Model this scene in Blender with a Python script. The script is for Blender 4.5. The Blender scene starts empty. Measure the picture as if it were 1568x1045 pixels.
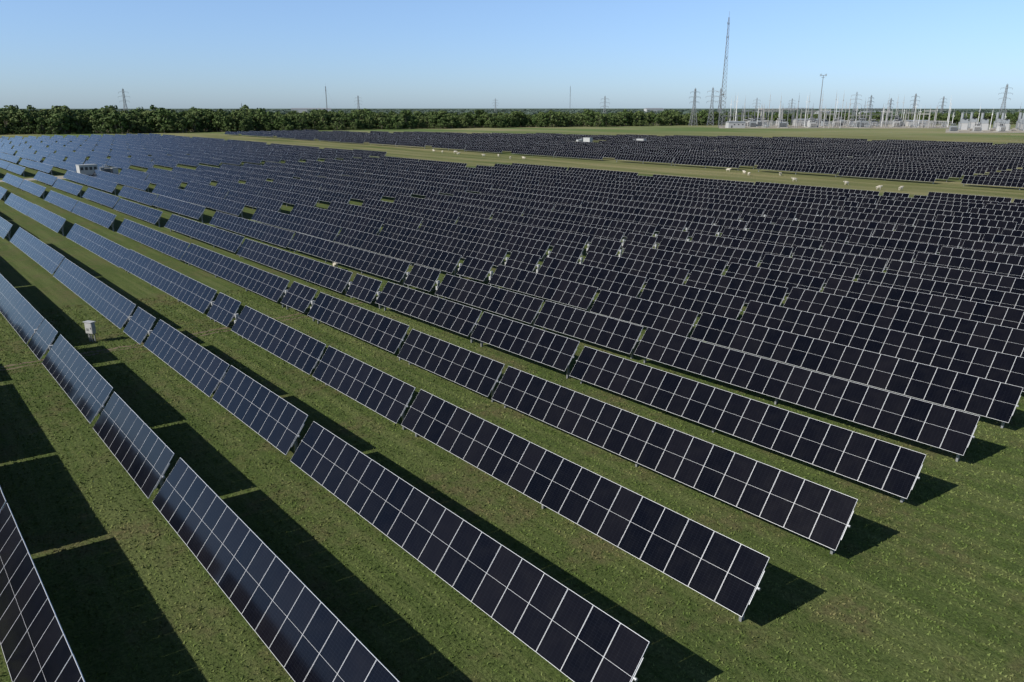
import bpy, bmesh, math, random
import numpy as np
from mathutils import Vector, Matrix
random.seed(7); rng=np.random.default_rng(7)
S=bpy.context.scene
S.view_settings.view_transform='Standard'; S.view_settings.look='None'; S.view_settings.exposure=0
COL=S.collection
rad=math.radians
# ------------------------------------------------------------------ helpers
def newmat(name):
    m=bpy.data.materials.new(name); m.use_nodes=True
    nt=m.node_tree; b=nt.nodes['Principled BSDF']; return m,nt,b
def N(nt,t,**k):
    n=nt.nodes.new(t)
    for a,v in k.items(): setattr(n,a,v)
    return n
def math_(nt,op,a,b=None,c=None):
    n=nt.nodes.new('ShaderNodeMath'); n.operation=op
    for i,v in enumerate((a,b,c)):
        if v is None: continue
        if isinstance(v,(int,float)): n.inputs[i].default_value=v
        else: nt.links.new(v,n.inputs[i])
    return n.outputs[0]
def mixc(nt,f,a,b,mode='MIX'):
    n=nt.nodes.new('ShaderNodeMix'); n.data_type='RGBA'; n.blend_type=mode
    for s,v in ((n.inputs[0],f),(n.inputs[6],a),(n.inputs[7],b)):
        if isinstance(v,(int,float)): s.default_value=v
        elif isinstance(v,tuple): s.default_value=(*v,1)
        else: nt.links.new(v,s)
    return n.outputs[2]
def noise(nt,vec,scale,detail=3,rough=.5):
    n=nt.nodes.new('ShaderNodeTexNoise'); n.inputs['Scale'].default_value=scale
    n.inputs['Detail'].default_value=detail; n.inputs['Roughness'].default_value=rough
    if vec is not None: nt.links.new(vec,n.inputs['Vector'])
    return n.outputs['Fac']
def mapping(nt,vec,scale):
    n=nt.nodes.new('ShaderNodeMapping'); n.inputs['Scale'].default_value=scale
    nt.links.new(vec,n.inputs['Vector']); return n.outputs[0]
def ramp(nt,f,a,b):
    n=nt.nodes.new('ShaderNodeMapRange'); n.clamp=True
    nt.links.new(f,n.inputs[0]); n.inputs[1].default_value=a; n.inputs[2].default_value=b
    return n.outputs[0]
def simple(name,col,rough=.6,metal=0.,var=.25,scale=3.):
    m,nt,b=newmat(name)
    tc=N(nt,'ShaderNodeTexCoord')
    f=noise(nt,tc.outputs['Object'],scale,3)
    c=mixc(nt,f,tuple(x*(1-var) for x in col),tuple(min(1,x*(1+var)) for x in col))
    nt.links.new(c,b.inputs['Base Color']); b.inputs['Roughness'].default_value=rough; b.inputs['Metallic'].default_value=metal
    return m
class MB:
    def __init__(s): s.v=[];s.f=[];s.m=[];s.uv={}
    def box(s,c,d,mi=0,R=None):
        b=len(s.v)
        for x in(-.5,.5):
            for y in(-.5,.5):
                for z in(-.5,.5):
                    p=Vector((x*d[0],y*d[1],z*d[2]))
                    if R is not None: p=R@p
                    s.v.append(tuple(p+Vector(c)))
        for q in((0,1,3,2),(4,6,7,5),(0,4,5,1),(2,3,7,6),(0,2,6,4),(1,5,7,3)):
            s.f.append(tuple(b+i for i in q)); s.m.append(mi)
    def beam(s,a,b_,w,mi=0,n=4,w2=None):
        a=Vector(a);b_=Vector(b_);d=b_-a
        if d.length<1e-6:return
        q=d.to_track_quat('Z','Y').to_matrix(); w2=w if w2 is None else w2
        b=len(s.v)
        for p,r in((a,w),(b_,w2)):
            for i in range(n):
                t=2*math.pi*(i+.5)/n
                s.v.append(tuple(p+q@Vector((math.cos(t)*r,math.sin(t)*r,0))))
        for i in range(n):
            j=(i+1)%n; s.f.append((b+i,b+j,b+n+j,b+n+i)); s.m.append(mi)
        s.f.append(tuple(b+i for i in reversed(range(n)))); s.m.append(mi)
        s.f.append(tuple(b+n+i for i in range(n))); s.m.append(mi)
    def mesh(s,name,mats,smooth=False):
        me=bpy.data.meshes.new(name); me.from_pydata(s.v,[],s.f); 
        for m in mats: me.materials.append(m)
        me.polygons.foreach_set('material_index',s.m)
        if s.uv:
            ul=me.uv_layers.new(name='UVMap')
            for fi,uvs in s.uv.items():
                st=me.polygons[fi].loop_start
                for k,u in enumerate(uvs): ul.data[st+k].uv=u
        me.update(); return me
def obj(name,me,loc=(0,0,0),rot=(0,0,0),sc=(1,1,1)):
    o=bpy.data.objects.new(name,me); o.location=loc; o.rotation_euler=rot; o.scale=sc; COL.objects.link(o); return o
AZ=rad(40.5)
fw=Vector((math.sin(AZ),math.cos(AZ),0)); rt=Vector((math.cos(AZ),-math.sin(AZ),0))
def P(rel,D,z=0):   # bearing (deg from the view axis) and range along it -> world position on the ground
    p=fw*D+rt*(D*math.tan(rad(rel))); p.z=z; return p
# ------------------------------------------------------------------ camera
cam=bpy.data.cameras.new('camera'); co=bpy.data.objects.new('camera',cam); COL.objects.link(co)
co.location=(0,0,17.7); co.rotation_euler=(rad(90-17.17),0,-AZ)
cam.lens=26.5; cam.sensor_width=36; cam.clip_end=60000; cam.clip_start=.1
S.camera=co
# ------------------------------------------------------------------ light
tosun=Vector((-3.15,.67,2.4)).normalized()
el=math.asin(tosun.z); az=math.atan2(tosun.x,tosun.y)
sl=bpy.data.lights.new('sun','SUN'); sl.energy=5.0; sl.angle=rad(.53); sl.color=(1,.96,.89)
so=bpy.data.objects.new('sun',sl); COL.objects.link(so); so.rotation_euler=tosun.to_track_quat('Z','Y').to_euler(); so.location=(0,0,200)
w=bpy.data.worlds.new('World'); S.world=w; w.use_nodes=True
nt=w.node_tree; bg=nt.nodes['Background']; sky=N(nt,'ShaderNodeTexSky',sky_type='NISHITA')
sky.sun_disc=False; sky.sun_elevation=el; sky.sun_rotation=az
sky.air_density=1.0; sky.dust_density=.3; sky.ozone_density=2.0
G=N(nt,'ShaderNodeTexCoord'); sp=N(nt,'ShaderNodeSeparateXYZ'); nt.links.new(G.outputs['Generated'],sp.inputs[0])
t1=ramp(nt,sp.outputs[2],0,.13); t2=ramp(nt,sp.outputs[2],.12,.45)
tint=mixc(nt,t1,(.66,.91,1.50),(1.0,1.15,1.50)); tint=mixc(nt,t2,tint,(.58,.60,.64))
nt.links.new(mixc(nt,1.0,sky.outputs[0],tint,'MULTIPLY'),bg.inputs[0]); bg.inputs[1].default_value=.1
# ------------------------------------------------------------------ ground
def lawn(nt,pos,fine=True):
    n1=noise(nt,pos,.17,5,.7); n2=noise(nt,pos,1.1,5,.7)
    n4=noise(nt,mapping(nt,pos,(1.5,.045,1)),1,4,.6); n6=noise(nt,mapping(nt,pos,(.45,.12,1)),1,3,.6)
    c=mixc(nt,ramp(nt,n2,.34,.66),(.066,.105,.021),(.130,.178,.045))
    c=mixc(nt,math_(nt,'MULTIPLY',ramp(nt,n4,.45,.60),.8),c,(.180,.205,.070))
    c=mixc(nt,math_(nt,'MULTIPLY',ramp(nt,n6,.50,.66),.55),c,(.062,.102,.021))
    br=math_(nt,'MULTIPLY',ramp(nt,n1,.50,.61),ramp(nt,n2,.38,.56))
    c=mixc(nt,math_(nt,'MULTIPLY',br,.8),c,(.170,.132,.070))
    return c,n1,n2
m,nt,b=newmat('ground_grass'); G=N(nt,'ShaderNodeNewGeometry'); pos=G.outputs['Position']
sep=N(nt,'ShaderNodeSeparateXYZ'); nt.links.new(pos,sep.inputs[0])
c,n1,n2=lawn(nt,pos); n3=noise(nt,pos,7,4,.8); n5=noise(nt,pos,.004,4,.6)
c=mixc(nt,ramp(nt,n3,.32,.68),mixc(nt,.66,c,(.022,.032,.010)),mixc(nt,.32,c,(.21,.25,.09)))
nx=math_(nt,'ADD',sep.outputs[0],math_(nt,'MULTIPLY',math_(nt,'SUBTRACT',n1,.5),14))
strip=ramp(nt,nx,149,153)
c2=mixc(nt,ramp(nt,noise(nt,mapping(nt,pos,(.13,.010,1)),1,5,.6),.38,.62),(.080,.108,.028),(.30,.255,.13))
c2=mixc(nt,math_(nt,'MULTIPLY',ramp(nt,n2,.3,.7),.45),c2,(.13,.16,.05))
c=mixc(nt,math_(nt,'MULTIPLY',strip,.9),c,c2)
dist=N(nt,'ShaderNodeVectorMath',operation='LENGTH'); nt.links.new(pos,dist.inputs[0])
far=ramp(nt,dist.outputs['Value'],520,640)
c3=mixc(nt,ramp(nt,noise(nt,mapping(nt,pos,(.02,.006,1)),1,4,.6),.4,.6),(.12,.17,.055),(.25,.24,.12))
c=mixc(nt,far,c,c3)
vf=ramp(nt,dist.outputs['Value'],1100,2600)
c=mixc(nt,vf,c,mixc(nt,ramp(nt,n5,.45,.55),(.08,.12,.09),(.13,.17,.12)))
nt.links.new(c,b.inputs['Base Color']); b.inputs['Roughness'].default_value=.95; b.inputs['Specular IOR Level'].default_value=.1
bp=N(nt,'ShaderNodeBump'); bp.inputs['Strength'].default_value=.9; bp.inputs['Distance'].default_value=.14
nt.links.new(n3,bp.inputs['Height']); nt.links.new(bp.outputs[0],b.inputs['Normal'])
M_ground=m
mb=MB(); mb.v=[(-8000,-8000,0),(30000,-8000,0),(30000,30000,0),(-8000,30000,0)]; mb.f=[(0,1,2,3)]; mb.m=[0]
obj('ground',mb.mesh('ground',[M_ground]))
def dirtmat(name,a,b_,sc=.8):
    m,nt,b=newmat(name); G=N(nt,'ShaderNodeNewGeometry'); f=noise(nt,G.outputs['Position'],sc,6,.7)
    nt.links.new(mixc(nt,ramp(nt,f,.3,.7),a,b_),b.inputs['Base Color']); b.inputs['Roughness'].default_value=.95; return m
M_gravel=dirtmat('gravel',(.24,.21,.16),(.38,.34,.27)); M_dirt=dirtmat('dirt',(.10,.085,.04),(.19,.145,.09),2.5)
def ribbon(name,pts,width,z,mat,jit=.0,n=60):
    mb=MB(); pts=[Vector((p[0],p[1],0)) for p in pts]
    res=[]
    for i in range(len(pts)-1):
        for k in range(n): res.append(pts[i].lerp(pts[i+1],k/n))
    res.append(pts[-1])
    for i,p in enumerate(res):
        d=(res[min(i+1,len(res)-1)]-res[max(i-1,0)]).normalized(); q=Vector((-d.y,d.x,0))
        off=random.uniform(-jit,jit)
        a=p+q*(width/2+random.uniform(-jit,jit))+q*off; c_=p-q*(width/2+random.uniform(-jit,jit))+q*off
        mb.v+= [(a.x,a.y,z),(c_.x,c_.y,z)]
        if i: k=2*i; mb.f.append((k-2,k-1,k+1,k)); mb.m.append(0)
    return obj(name,mb.mesh(name,[mat]))
ribbon('gravel_road',[(-60,232),(48,233),(76,236)],7,.004,M_gravel,.4)
ribbon('dirt_trench',[(-6,63.4),(14,61.9),(32,62.4),(60,62.0)],.40,.004,M_dirt,.1)
ribbon('dirt_trench',[(-6,62.2),(14,61.3),(32,61.0)],.26,.004,M_dirt,.08)
# ------------------------------------------------------------------ solar trackers
m,nt,b=newmat('pv_glass'); tc=N(nt,'ShaderNodeTexCoord'); sp=N(nt,'ShaderNodeSeparateXYZ'); nt.links.new(tc.outputs['UV'],sp.inputs[0])
oi=N(nt,'ShaderNodeObjectInfo')
wn=N(nt,'ShaderNodeTexWhiteNoise',noise_dimensions='2D'); cb=N(nt,'ShaderNodeCombineXYZ')
nt.links.new(math_(nt,'FLOOR',sp.outputs[0]),cb.inputs[0]); nt.links.new(math_(nt,'MULTIPLY',oi.outputs['Random'],91.7),cb.inputs[1]); nt.links.new(cb.outputs[0],wn.inputs['Vector'])
cu=math_(nt,'FRACT',math_(nt,'MULTIPLY',math_(nt,'FRACT',sp.outputs[0]),6)); cv=math_(nt,'FRACT',math_(nt,'MULTIPLY',sp.outputs[1],12))
line=math_(nt,'MAXIMUM',math_(nt,'LESS_THAN',cu,.03),math_(nt,'LESS_THAN',cv,.04))
base=mixc(nt,wn.outputs['Value'],(.0018,.0023,.0050),(.0065,.0062,.0090))
base=mixc(nt,math_(nt,'MULTIPLY',line,.28),base,(.045,.05,.065))
du=noise(nt,tc.outputs['Object'],1.2,3,.6)
base=mixc(nt,math_(nt,'MULTIPLY',ramp(nt,du,.4,.8),.03),base,(.12,.11,.10))
nt.links.new(base,b.inputs['Base Color'])
nt.links.new(math_(nt,'ADD',.06,math_(nt,'MULTIPLY',du,.09)),b.inputs['Roughness']); b.inputs['IOR'].default_value=1.42; b.inputs['Specular IOR Level'].default_value=.20
M_glass=m
M_frame=simple('aluminium_frame',(.66,.67,.68),.5,.1,.1); M_back=simple('backsheet',(.35,.36,.38),.6)
M_steel=simple('galvanised_steel',(.36,.37,.38),.5,.5,.2); M_white=simple('white_paint',(.72,.72,.70),.5,0,.08)
M_drive=simple('drive_housing',(.42,.42,.41),.5,0,.1)
PITCH=1.154; TILT=rad(52); CT,ST=math.cos(TILT),math.sin(TILT); ZT=1.5
def table_mesh(n,var,drive=False):
    r=random.Random(n*31+var); mb=MB(); L=n*PITCH
    def pl(s,y,nn,t=0):
        a=TILT+t; return (s*math.cos(a)-nn*math.sin(a), y, ZT+s*math.sin(a)+nn*math.cos(a))
    for i in range(n):
        y0=i*PITCH; y1=y0+1.141; t=rad(r.gauss(0,.18)); k=r.gauss(0,.0015); h=1.139; bi=len(mb.v)
        for (s,y) in((-h,y0),(-h,y1),(h,y1),(h,y0)):
            for nn in(.06,.095): mb.v.append(pl(s,y,nn+k,t))
        q=[0,2,4,6]
        mb.f.append(tuple(bi+x+1 for x in(0,6,4,2))); mb.m.append(1)
        mb.f.append(tuple(bi+x for x in q)); mb.m.append(3)
        for a in range(4):
            c_=q[a]; d=q[(a+1)%4]; mb.f.append((bi+c_,bi+c_+1,bi+d+1,bi+d)); mb.m.append(1)
        for hv,(s0,s1) in enumerate(((-h+.013,-.0042),(.0042,h-.013))):
            bi=len(mb.v)
            for (s,y) in((s0,y0+.010),(s0,y1-.010),(s1,y1-.010),(s1,y0+.010)): mb.v.append(pl(s,y,.0972+k,t))
            mb.f.append((bi,bi+3,bi+2,bi+1)); mb.m.append(0)
            mb.uv[len(mb.f)-1]=[(i+.0001,0),(i+.0001,1),(i+.9999,1),(i+.9999,0)]
        R=Matrix.Rotation(-TILT,3,'Y')
        c_=pl(0,y0-.007,.03); mb.box(c_,(1.3,.045,.045),2,R)
    ext=.5 if drive else .12
    mb.beam((0,-ext,ZT),(0,L+ext,ZT),.055,2,8)
    npost=max(2,round(L/7.2)); ys=[.45+(L-.9)*i/(npost-1) for i in range(npost)]
    if drive: ys=[-.35,L+.33]
    for y in ys:
        zt=1.42; zc=zt/2-.22; zh=zt+.44
        mb.box((0,y,zc),(.16,.012,zh),2); mb.box((-.08,y,zc),(.012,.11,zh),2); mb.box((.08,y,zc),(.012,.11,zh),2)
        mb.box((0.03,y,ZT-.05),(.10,.09,.14),2)
        if drive:
            mb.box((.02,y,ZT+.02),(.26,.20,.28),4); mb.beam((.1,y,ZT-.2),(.1,y,ZT-.55),.07,4,8); mb.box((-.16,y,.95),(.10,.26,.38),4)
    if not drive and n>15:
        for y in(.3,L-.3):
            mb.beam((-.05,y,.55),pl(.7,y,.03),.03,2,6); mb.beam((0,y,.6),pl(-.55,y,.03),.022,2,6)
            R=Matrix.Rotation(-TILT,3,'Y'); mb.box(pl(0,y,.02),(2.0,.05,.06),2,R)
    return mb.mesh('solar_tracker_mesh',[M_glass,M_frame,M_steel,M_back,M_drive])
cache={}
def tab(x,y,n,drive=False):
    v=random.randrange(3); key=(n,v,drive)
    if key not in cache: cache[key]=table_mesh(n,v,drive)
    z=.14*math.sin(x*.05+1)*math.sin(y*.037)+.09*math.sin(y*.11+x*.3)+random.uniform(-.04,.04)
    obj('solar_tracker',cache[key],(x+random.uniform(-.03,.03),y,z),(0,rad(random.gauss(0,.9)),rad(random.gauss(0,.06))))
X0=14.7; PX=6.6
for k in range(-6,22):
    x=X0+PX*k
    y=11.7
    for n,gap,dr in((19,.4,False),(9,.4,False),(12,.85,False),(4,.85,True),(23,.4,False),(24,5,False)):
        if k==21 and y>59: break
        tab(x,y,n,dr)
        y+=n*PITCH+gap
    if k>20: continue
    y=124.5
    while y<515:
        for n in(21,20):
            if (k>=19 and 150<y<230): y+=n*PITCH+.4; continue
            if 222<y<240: y=241
            if y<515: tab(x,y,n)
            y+=n*PITCH+.4
        y+=4.2
        if 222<y<242: y=242
PX2=8.2
for j in range(0,26):
    x=200+PX2*j
    ymax=550-max(0,x-258)*2.16
    if x>400: ymax=200
    if j in(9,18): continue
    y=-10
    i=0
    while y+24<ymax:
        if not(abs(y-262)<20 and 279<x<312): tab(x,y,21)
        y+=21*PITCH+(.5 if i%2 else 6); i+=1
# ------------------------------------------------------------------ electrical kit
M_dark=simple('dark_metal',(.04,.04,.045),.5,.2); M_conc=simple('concrete',(.34,.33,.30),.9); M_grey=simple('grey_paint',(.27,.29,.30),.5,0,.1)
M_lgrey=simple('light_grey_paint',(.43,.43,.42),.5,0,.1)
def cabinet(x,y):
    mb=MB()
    for dx in(-.32,.32): mb.box((dx,0,.55),(.07,.07,1.1),1); mb.box((dx,0,1.7),(.07,.07,.2),1)
    mb.box((0,-.02,1.3),(.78,.34,1.0),0); mb.box((0,-.2,1.3),(.70,.02,.9),0); mb.box((0,-.02,1.83),(.9,.5,.05),0)
    mb.box((.26,-.225,1.3),(.03,.03,.16),2); mb.box((0,0,.75),(.8,.06,.06),1); mb.beam((-.2,0,.8),(-.2,0,-.1),.04,1,8); mb.beam((0,0,.8),(0,0,-.1),.04,1,8)
    for i in range(5): mb.box((-.1,-.215,1.05+i*.05),(.3,.012,.018),2)
    obj('combiner_cabinet',mb.mesh('combiner_cabinet',[M_lgrey,M_steel,M_dark]),(x,y,0),(0,0,rad(-62)),(.95,.95,.9))
cabinet(11.8,65.0)
def inverter(x,y,rz=0,wm=None):
    mb=MB(); mb.box((0,0,.15),(11,3.6,.3),2)
    mb.box((-2.6,0,1.75),(4.6,2.2,2.6),0)
    for i in range(4): mb.box((-4.3+i*1.13,-1.12,1.7),(1.0,.04,2.2),0); mb.box((-4.3+i*1.13,-1.15,2.2),(.7,.02,.8),1)
    mb.box((-2.6,0,3.12),(4.8,2.4,.12),0)
    mb.box((2.0,0,1.3),(2.0,1.9,2.0),3)
    for s in(-1,1):
        for i in range(8): mb.box((1.2+i*.23,s*1.2,1.3),(.05,.5,1.5),3)
    for i in range(3): mb.beam((1.5+i*.5,0,2.3),(1.5+i*.5,0,2.9),.09,4,8)
    mb.box((4.4,0,1.1),(1.4,1.4,1.6),0); mb.box((4.4,0,1.95),(1.5,1.5,.08),3)
    obj('inverter_station',mb.mesh('inverter_station',[wm or M_white,M_dark,M_conc,M_grey,M_grey]),(x,y,0),(0,0,rz))
inverter(50.5,233,rad(8),M_lgrey); inverter(291,283,rad(90),M_lgrey); inverter(300,255,rad(90),M_lgrey)
ribbon('gravel_pad',[(38,236.5),(60,237)],7,.008,M_gravel,.3)
# ------------------------------------------------------------------ sheep
def sheep_mesh():
    me=bpy.data.meshes.new('sheep')
    V=[(0,0,.62),(.35,0,.66),(-.38,0,.64),(.55,0,.80),(.72,0,.86),(.9,0,.78)]
    E=[(0,1),(0,2),(1,3),(3,4),(4,5)]
    Rr=[.27,.25,.24,.14,.11,.06]
    def add(p,par,r): V.append(p);E.append((par,len(V)-1));Rr.append(r); return len(V)-1
    for sx,par in((.34,1),(-.36,2)):
        for sy in(-1,1):
            a=add((sx,sy*.13,.42),par,.085); 
            kx=sx+(.03 if sx>0 else -.06); b_=add((kx,sy*.13,.24),a,.045); add((sx,sy*.13,.02),b_,.035)
    for sy in(-1,1): add((.70,sy*.17,.88),4,.03)
    t=add((-.62,0,.66),2,.06); add((-.68,0,.48),t,.03)
    me.from_pydata(V,E,[]); o=bpy.data.objects.new('sheep',me); COL.objects.link(o)
    md=o.modifiers.new('s','SKIN'); 
    for i,r in enumerate(Rr): me.skin_vertices[0].data[i].radius=(r,r)
    me.skin_vertices[0].data[0].use_root=True
    o.modifiers.new('ss','SUBSURF').levels=1
    dg=bpy.context.evaluated_depsgraph_get(); m2=bpy.data.meshes.new_from_object(o.evaluated_get(dg)); 
    bpy.data.objects.remove(o); m2.materials.clear(); m2.materials.append(simple('wool',(.56,.51,.41),.95,0,.15,6)); return m2
SM=sheep_mesh()
sh=[(188,271),(186,262),(190,258),(187,255),(183,247),(184,232),(188,228),(182,214),(185,210),(194,130),(190,122),(186,118),(192,112),(181,88),(176,78),(178,74),(180,101),(39.6,77.4),(85,121.5)]
for (x,y) in sh: obj('sheep',SM,(x,y,0),(0,0,random.uniform(0,6.28)),(1.05,)*3)
# ------------------------------------------------------------------ trees
m,nt,b=newmat('foliage'); G=N(nt,'ShaderNodeNewGeometry'); oi=N(nt,'ShaderNodeObjectInfo')
f1=noise(nt,G.outputs['Position'],.35,2); c=mixc(nt,ramp(nt,f1,.3,.7),(.032,.060,.018),(.095,.145,.042))
c=mixc(nt,oi.outputs['Random'],c,mixc(nt,.55,c,(.14,.165,.065)))
nt.links.new(c,b.inputs['Base Color']); b.inputs['Roughness'].default_value=.8; b.inputs['Specular IOR Level'].default_value=.15
M_leaf=m; M_bark=simple('bark',(.16,.14,.11),.9)
m,nt,b=newmat('foliage_haze_tint'); G=N(nt,'ShaderNodeNewGeometry')
f1=noise(nt,G.outputs['Position'],.05,2); c=mixc(nt,ramp(nt,f1,.3,.7),(.085,.125,.10),(.15,.195,.155)); nt.links.new(c,b.inputs['Base Color']); b.inputs['Roughness'].default_value=.9  # aerial haze painted into the leaf colour: bluer, paler green for far woodland
M_leaf_haze=m
def tree_mesh(seed,leafmat,nl=30):
    r=random.Random(seed); mb=MB()
    h=r.uniform(11.5,16); tr=h*r.uniform(.25,.35)
    mb.beam((0,0,-.3),(r.uniform(-.4,.4),r.uniform(-.4,.4),tr),.35,1,6,.25)
    cl=[]
    for i in range(r.randint(9,13)):
        a=r.uniform(0,6.28); zz=r.uniform(.28,.92)*h; rr=r.uniform(0,1)**.6*h*.30*math.sin(min(1,(1.12-zz/h)*1.6)*1.57)
        c_=Vector((math.cos(a)*rr,math.sin(a)*rr,zz)); cl.append((c_,r.uniform(1.3,2.4)))
        mb.beam((0,0,tr*.9),c_,.14,1,4,.04)
    for c_,R in cl:
        for j in range(nl):
            d=Vector((r.gauss(0,1),r.gauss(0,1),r.gauss(0,.8))); d.normalize(); p=c_+d*R*r.uniform(.65,1.05)
            s=r.uniform(.35,.8); nrm=(d*1.6+Vector((r.gauss(0,.4),r.gauss(0,.4),r.gauss(0,.4)))).normalized(); q=nrm.to_track_quat('Z','Y').to_matrix()
            bi=len(mb.v)
            for (u,v) in((-1,-.6),(.3,-1),(1,.5),(-.4,1)): mb.v.append(tuple(p+q@Vector((u*s*r.uniform(.7,1.2),v*s*r.uniform(.7,1.2),r.uniform(-.15,.15)))))
            mb.f.append((bi,bi+1,bi+2,bi+3)); mb.m.append(0)
    return mb.mesh('tree',[leafmat,M_bark])
def instancer(name,pts,scs,leafmat,nv=8,seed=0,nl=30):
    col=bpy.data.collections.new(name+'_kinds')
    for i in range(nv):
        o=bpy.data.objects.new('tree_kind',tree_mesh(seed+i,leafmat,nl)); col.objects.link(o)
    me=bpy.data.meshes.new(name); me.from_pydata(pts,[],[])
    a=me.attributes.new('sc','FLOAT_VECTOR','POINT'); a.data.foreach_set('vector',np.array(scs,dtype=np.float32).ravel())
    a=me.attributes.new('rz','FLOAT_VECTOR','POINT'); a.data.foreach_set('vector',np.array([(0,0,random.uniform(0,6.28)) for _ in pts],dtype=np.float32).ravel())
    o=obj(name,me); ng=bpy.data.node_groups.new(name,'GeometryNodeTree')
    ng.interface.new_socket('Geometry',in_out='INPUT',socket_type='NodeSocketGeometry'); ng.interface.new_socket('Geometry',in_out='OUTPUT',socket_type='NodeSocketGeometry')
    gi=ng.nodes.new('NodeGroupInput'); go=ng.nodes.new('NodeGroupOutput'); ip=ng.nodes.new('GeometryNodeInstanceOnPoints'); ci=ng.nodes.new('GeometryNodeCollectionInfo')
    ci.inputs['Collection'].default_value=col; ci.inputs['Separate Children'].default_value=True; ci.inputs['Reset Children'].default_value=True
    ip.inputs['Pick Instance'].default_value=True
    n1=ng.nodes.new('GeometryNodeInputNamedAttribute'); n1.data_type='FLOAT_VECTOR'; n1.inputs['Name'].default_value='sc'
    n2=ng.nodes.new('GeometryNodeInputNamedAttribute'); n2.data_type='FLOAT_VECTOR'; n2.inputs['Name'].default_value='rz'
    L=ng.links.new; L(gi.outputs[0],ip.inputs['Points']); L(ci.outputs[0],ip.inputs['Instance']); L(n1.outputs[0],ip.inputs['Scale']); L(n2.outputs[0],ip.inputs['Rotation']); L(ip.outputs[0],go.inputs[0])
    md=o.modifiers.new('scatter','NODES'); md.node_group=ng
    return o
def lerp_tab(x,t):
    for (a,va),(b_,vb) in zip(t,t[1:]):
        if a<=x<=b_: return va+(vb-va)*(x-a)/(b_-a)
    return t[0][1] if x<t[0][0] else t[-1][1]
D0=[(-50,520),(-33,545),(-25,575),(-16,640),(-8,690),(0,750),(8,790),(12,830),(15,870),(45,900)]
HS=[(-50,1.2),(-33,1.17),(-20,1.08),(-5,.98),(10,.92),(16,.85),(45,.85)]
pts=[];scs=[]
for i in range(3600):
    rel=random.uniform(-46,44); d=lerp_tab(rel,D0)+math.sin(rel*1.7)*7+random.random()**1.4*150; p=P(rel,d)
    s=lerp_tab(rel,HS)*random.uniform(.6,1.03)*(1+.09*math.sin(rel*2.3+1)+.06*math.sin(rel*7.1))
    if random.random()<.04: s*=1.15
    pts.append(tuple(p)); scs.append((s*random.uniform(.95,1.35),s*random.uniform(.95,1.35),s))
for i in range(800):
    rel=random.uniform(-46,40); d=lerp_tab(rel,D0)-random.uniform(-6,6)+math.sin(rel*1.7)*7; s=random.uniform(.2,.5); p=P(rel,d,-1.2*s)
    pts.append(tuple(p)); scs.append((s*1.3,s*1.3,s))
instancer('tree_line',pts,scs,M_leaf,9,100)
pts=[];scs=[]
for i in range(3600):
    rel=random.uniform(-46,44); d=1050+random.random()**1.5*5500
    if math.sin(rel*.7+d*.004)+math.sin(d*.011+rel*.31)>1.15: continue
    p=P(rel,d); s=random.uniform(.6,1.0); wd=1.2+d/2000
    pts.append(tuple(p)); scs.append((s*wd*1.3,s*wd*1.3,s))
instancer('distant_woodland',pts,scs,M_leaf_haze,6,300,22)
# ------------------------------------------------------------------ towers
M_lat=simple('tower_steel',(.24,.25,.26),.6,.3,.1); M_pole=simple('pole_steel',(.42,.41,.39),.6,0,.1)
def lattice(mb,h,wb,wt,seg,t,n=4,mi=0,z0=0):
    def ring(f): 
        w=wb+(wt-wb)*f; return [Vector((math.cos(2*math.pi*(i+.5)/n)*w*.7,math.sin(2*math.pi*(i+.5)/n)*w*.7,z0+h*f)) for i in range(n)]
    for s in range(seg):
        a=ring(s/seg); b_=ring((s+1)/seg)
        for i in range(n):
            j=(i+1)%n; mb.beam(a[i],b_[i],t,mi); mb.beam(a[i],b_[j],t*.6,mi); mb.beam(a[j],b_[i],t*.6,mi); mb.beam(b_[i],b_[j],t*.6,mi)
def pylon(rel,D,h,arms=3,rz=None):
    mb=MB(); lattice(mb,h*.55,h*.17,h*.055,5,.19); lattice(mb,h*.42,h*.055,h*.03,6,.16,z0=h*.55)
    mb.beam((0,0,h*.97),(0,0,h),.15)
    for i in range(arms):
        z=h*(.62+.13*i); L=h*(.17 if i==1 else .14)
        for s in(-1,1):
            mb.beam((0,.6,z),(s*L,0,z),.12); mb.beam((0,-.6,z),(s*L,0,z),.12); mb.beam((0,0,z+h*.04),(s*L,0,z),.1)
            for q in(.33,.66): mb.beam((s*L*q,0,z),(s*L*q,0,z+h*.04*(1-q)),.07)
            mb.beam((s*L,0,z),(s*L,0,z-1.8),.13,0,6)
    obj('transmission_tower',mb.mesh('transmission_tower',[M_lat]),P(rel,D),(0,0,rz if rz is not None else random.uniform(0,3)))
for a in((-26.1,1000,42),(-11,1350,39),(-1.2,1600,37),(6.7,870,31),(13.0,820,38),(14.2,825,39),(14.75,900,40),(23.5,900,36),(24.4,1000,34),(25.6,980,30),(27.0,950,35),(31.9,950,46),(17.2,1100,32),(19.5,1250,33),(28.6,1100,34)):
    pylon(*a,rz=-AZ+random.uniform(-.5,.5))
mb=MB(); lattice(mb,97,5.4,1.0,26,.15,3); mb.beam((0,0,97),(0,0,102),.12)
for z in(62,80,92): mb.beam((-1.2,0,z),(1.2,0,z),.15); mb.beam((1.3,0,z-1),(1.3,0,z+1.6),.22,0,8); mb.beam((-1.3,.2,z-1),(-1.3,.2,z+1.2),.18,0,8)
mb.beam((0,1,30),(2.2,1.2,30),.12); mb.beam((2.2,1.2,30),(2.5,1.2,30),1.0,0,12)
obj('radio_tower',mb.mesh('radio_tower',[M_lat]),P(14.9,746))
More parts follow.
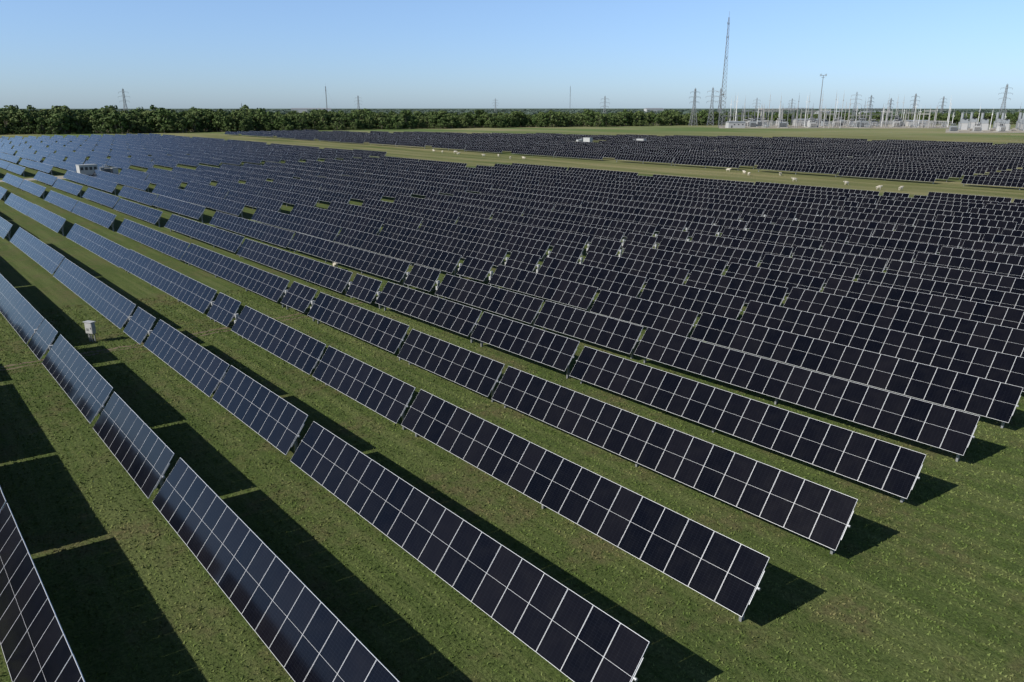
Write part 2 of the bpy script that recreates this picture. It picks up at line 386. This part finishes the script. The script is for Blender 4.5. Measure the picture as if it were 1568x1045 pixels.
def mast(rel,D,h):
    mb=MB(); lattice(mb,h,.9,.9,30,.12,3); mb.beam((0,0,h),(0,0,h+4),.08)
    for i in range(3):
        a=2.094*i
        for q in(.45,.95): mb.beam((math.cos(a)*h*.5,math.sin(a)*h*.5,0),(0,0,h*q),.03)
    obj('radio_mast',mb.mesh('radio_mast',[M_lat]),P(rel,D))
mast(-13.2,1200,49); mast(4.2,2000,70); mast(-18.9,1800,28)
mb=MB(); mb.beam((0,0,0),(0,0,47),.55,0,10,.25)
for z,L in((46.5,3.4),(44.8,2.0)): mb.beam((-L,0,z),(L,0,z),.16); mb.beam((0,-L,z),(0,L,z),.16)
for s in(-1,1): mb.beam((s*3.2,0,46),(s*3.2,0,48),.25,0,8); mb.beam((0,s*3,46),(0,s*3,48),.25,0,8)
obj('transmission_monopole',mb.mesh('transmission_monopole',[M_lat]),P(21.3,740))
# ------------------------------------------------------------------ substation
pts=[P(14.8,715),P(29.3,715),P(29.3,845),P(14.8,845)]
mb=MB(); mb.v=[(p.x,p.y,.004) for p in pts]; mb.f=[(0,1,2,3)]; mb.m=[0]; obj('gravel_yard',mb.mesh('gravel_yard',[M_gravel]))
pts=[P(29.0,585),P(40,585),P(40,700),P(29.0,700)]
mb=MB(); mb.v=[(p.x,p.y,.004) for p in pts]; mb.f=[(0,1,2,3)]; mb.m=[0]; obj('gravel_yard',mb.mesh('gravel_yard',[M_gravel]))
def gantry(rel,D,w_,h,bays=2):
    mb=MB()
    for i in range(bays+1):
        x=(i-bays/2)*w_
        mb.beam((x-.9,0,0),(x,0,h),.24); mb.beam((x+.9,0,0),(x,0,h),.24); mb.beam((x,0,h),(x,0,h+4.5),.18,0,6,.06)
        for q in(.25,.5,.75): mb.beam((x-.9*(1-q),0,h*q),(x+.9*(1-q),0,h*q),.1)
    W=bays*w_/2
    for z in(h-1.2,h-.2): mb.beam((-W,0,z),(W,0,z),.17)
    n=bays*6
    for i in range(n):
        xa=-W+2*W*i/n; xb=-W+2*W*(i+1)/n; mb.beam((xa,0,h-1.2 if i%2 else h-.2),(xb,0,h-.2 if i%2 else h-1.2),.1)
    for i in range(bays*3):
        x=-W+(i+.5)*2*W/(bays*3); mb.beam((x,0,h-1.2),(x,0,h-3.2),.16,1,6)
    obj('substation_gantry',mb.mesh('substation_gantry',[random.choice((M_pole,M_lat)),M_dark]),P(rel,D),(0,0,-AZ+random.choice((0,.15,1.5))))
def breaker(rel,D):
    mb=MB(); mb.box((0,0,.2),(5,2.4,.4),2); mb.box((0,0,1.6),(1.2,1.4,1.8),1)
    for i in(-1,0,1):
        mb.beam((i*1.7,-.8,1.8),(i*1.7,.8,1.8),.45,0,8); mb.beam((i*1.7,-.6,2.1),(i*1.7,-1.4,4.6),.2,1,8,.12); mb.beam((i*1.7,.6,2.1),(i*1.7,1.4,4.6),.2,1,8,.12); mb.beam((i*1.7,0,0),(i*1.7,0,1.6),.12,0)
    obj('circuit_breaker',mb.mesh('circuit_breaker',[M_lgrey,M_grey,M_conc]),P(rel,D),(0,0,-AZ+random.uniform(-.2,.2)))
def transformer(rel,D,s=1.):
    mb=MB(); mb.box((0,0,.25),(9,6,.5),2); mb.box((0,0,2.7),(5.6,2.8,4.2),0); mb.box((0,0,4.95),(5.9,3.1,.25),0)
    for sd in(-1,1):
        for i in range(10): mb.box((-2.4+i*.52,sd*2.1,2.5),(.14,1.1,3.2),0)
        for zz in(1.2,3.9): mb.beam((-2.5,sd*1.6,zz),(2.5,sd*1.6,zz),.12,0,6)
    mb.beam((-2.2,.4,6.3),(1.4,.4,6.3),.5,0,10); mb.box((-1.6,.4,5.4),(.15,.3,1.2),1); mb.box((.9,.4,5.4),(.15,.3,1.2),1)
    for i in(-1,0,1): mb.beam((i*1.5,-.7,5),(i*2.1,-1.0,8.2),.24,1,8,.12); mb.beam((i*.8+1,.9,5),(i*.9+1,1.1,6.6),.16,1,8)
    mb.box((3.2,0,1.8),(.8,1.2,1.8),0)
    obj('power_transformer',mb.mesh('power_transformer',[random.choice((M_grey,M_lgrey)),M_dark,M_conc]),P(rel,D),(0,0,-AZ+random.uniform(-.4,.4)),(s,s,s))
def lpole(rel,D,h):
    mb=MB(); mb.beam((0,0,0),(0,0,h),.34,0,8,.17); mb.beam((0,0,h),(0,0,h+3),.06); mb.box((0,0,.2),(1,1,.4),1); mb.beam((-1.0,0,h*.82),(1.0,0,h*.82),.1); mb.beam((-1,0,h*.82),(-1,0,h*.82-1),.15,0,6); mb.beam((1,0,h*.82),(1,0,h*.82-1),.15,0,6)
    obj('lightning_mast',mb.mesh('lightning_mast',[random.choice((M_pole,M_lat,M_lgrey,M_white,M_white)),M_conc]),P(rel,D),(0,0,random.uniform(0,3)))
def busframe(rel,D):
    mb=MB()
    for i in range(4):
        for s in(-1.5,0,1.5):
            mb.beam((i*6-9,s,0),(i*6-9,s,3.6),.13,0); mb.beam((i*6-9,s,3.6),(i*6-9,s,5.2),.17,1,6)
        mb.beam((i*6-9,-2,3.6),(i*6-9,2,3.6),.12,0)
    for s in(-1.5,0,1.5): mb.beam((-10,s,5.2),(10,s,5.2),.1,0,6)
    obj('bus_support',mb.mesh('bus_support',[M_pole,M_grey]),P(rel,D),(0,0,-AZ+random.choice((0,1.57))))
def hut(rel,D,L,W,h,rz=0):
    mb=MB(); mb.box((0,0,h/2),(L,W,h),0)
    a=len(mb.v); e=.4; rh=W*.12
    mb.v+=[(-L/2-e,-W/2-e,h),(L/2+e,-W/2-e,h),(L/2+e,W/2+e,h),(-L/2-e,W/2+e,h),(-L/2-e,0,h+rh),(L/2+e,0,h+rh)]
    for q in((0,1,5,4),(2,3,4,5),(0,4,3),(1,2,5),(3,2,1,0)): mb.f.append(tuple(a+i for i in q)); mb.m.append(1)
    mb.box((-L*.3,-W/2-.02,1.1),(1.1,.06,2.2),2)
    for i in range(max(1,int(L/5))): mb.box((-L*.15+i*4,-W/2-.02,h*.6),(1.3,.05,1.0),2)
    return obj('control_building',mb.mesh('control_building',[M_lgrey,M_grey,M_dark]),P(rel,D),(0,0,-AZ+rz))
random.seed(21)
for i in range(26): gantry(15.6+i*.52+random.uniform(-.2,.2),random.uniform(725,838),random.uniform(9,16),random.uniform(11,18),random.choice((1,2,2)))
for i in range(32): breaker(random.uniform(15.3,29),random.uniform(725,820))
for i in range(20): transformer(random.uniform(16.5,28.5),random.uniform(735,810),random.uniform(1,1.3))
for i in range(24): busframe(random.uniform(15.3,29),random.uniform(722,830))
for i in range(40): lpole(random.uniform(15.2,29.6),random.uniform(720,840),random.uniform(16,33))
hut(15.9,735,16,8,5,.1); hut(27.3,800,22,10,5,0); hut(20.6,820,26,10,6,.1)
def genset(rel,D,rz=0):
    mb=MB(); mb.box((0,0,.3),(22,8,.6),2); mb.box((-3,0,3.1),(12,4.6,5),0); mb.box((-3,0,7.3),(6,5.2,3.2),1); 
    mb.box((6,0,3.6),(4.5,4.5,6),1); mb.beam((8.6,0,0.6),(8.6,0,13.5),1.1,1,14,1.1); mb.beam((8.6,0,13.5),(8.6,0,14),1.25,1,14,1.25)
    for i in range(5): mb.box((-8.2+i*2.4,-2.4,3),(1.5,.1,3.4),3); mb.box((-5.2+i*1.1,-2.64,7.3),(.8,.08,2.4),3)
    for s in(-1,1): mb.beam((-9,s*2.8,1.2),(4,s*2.8,1.2),.25,1,8); mb.beam((-9,s*2.8,1.2),(-9,s*2.8,5),.25,1,8)
    for x in(-5.8,-3,-.2): mb.beam((x,0,8.9),(x,0,9.4),1.1,3,12)
    for z in(5.8,): 
        for x in(-9,-3,3): mb.beam((x,-2.9,z),(x,-2.9,z+1.1),.05)
        mb.beam((-9,-2.9,z+1.1),(3,-2.9,z+1.1),.05)
    obj('gas_turbine_generator',mb.mesh('gas_turbine_generator',[M_lgrey,M_grey,M_conc,M_dark]),P(rel,D),(0,0,-AZ+rz))
for i,(r_,d_) in enumerate(((29.9,660),(31.0,650),(32.1,640),(33.2,632),(34.3,625),(35.4,618),(30.4,700),(31.8,695),(33.0,690))): genset(r_,d_,1.2)
for i in range(8): lpole(29.3+i*.7,670,random.uniform(12,20))
for i in range(3): transformer(29.4+i*1.3,615,.9)
for (r_,d_,L) in((-14.8,2300,70),(10.2,2600,60),(-13.4,2350,40),(22,1500,50),(24.6,1450,40)):
    o=hut(r_,d_,L,25,15 if d_>2000 else 10,.2); o.name='warehouse'
# ------------------------------------------------------------------ grass tufts close by
m,nt,b=newmat('grass_blades'); G=N(nt,'ShaderNodeNewGeometry'); c,_,_=lawn(nt,G.outputs['Position']); f2=noise(nt,G.outputs['Position'],6,2)
c=mixc(nt,math_(nt,'MULTIPLY',ramp(nt,f2,.5,.75),.55),c,(.19,.22,.08)); nt.links.new(c,b.inputs['Base Color']); b.inputs['Roughness'].default_value=.85; b.inputs['Specular IOR Level'].default_value=.1
NT=150000
u=rng.random(NT); dd=8+u**.75*72; th=AZ+np.radians(rng.uniform(-44,44,NT)); px=np.sin(th)*dd; py=np.cos(th)*dd
s=rng.uniform(.025,.065,NT)*(1+dd/60); yaw=rng.uniform(0,6.28,NT); hgt=rng.uniform(.03,.10,NT); lean=rng.uniform(-.06,.06,(NT,2))
v=np.zeros((NT,3,3)); v[:,0,0]=px-np.cos(yaw)*s*.6; v[:,0,1]=py-np.sin(yaw)*s*.6; v[:,1,0]=px+np.cos(yaw)*s*.6; v[:,1,1]=py+np.sin(yaw)*s*.6
v[:,2,0]=px+lean[:,0]*1.5; v[:,2,1]=py+lean[:,1]*1.5; v[:,2,2]=hgt; v[:,0:2,2]=-.002
me=bpy.data.meshes.new('grass'); me.vertices.add(NT*3); me.vertices.foreach_set('co',v.ravel()); me.loops.add(NT*3); me.loops.foreach_set('vertex_index',np.arange(NT*3,dtype=np.int32))
me.polygons.add(NT); me.polygons.foreach_set('loop_start',np.arange(0,NT*3,3,dtype=np.int32)); me.update(calc_edges=True); me.materials.append(m)
obj('grass',me)
print('objects',len(bpy.data.objects))
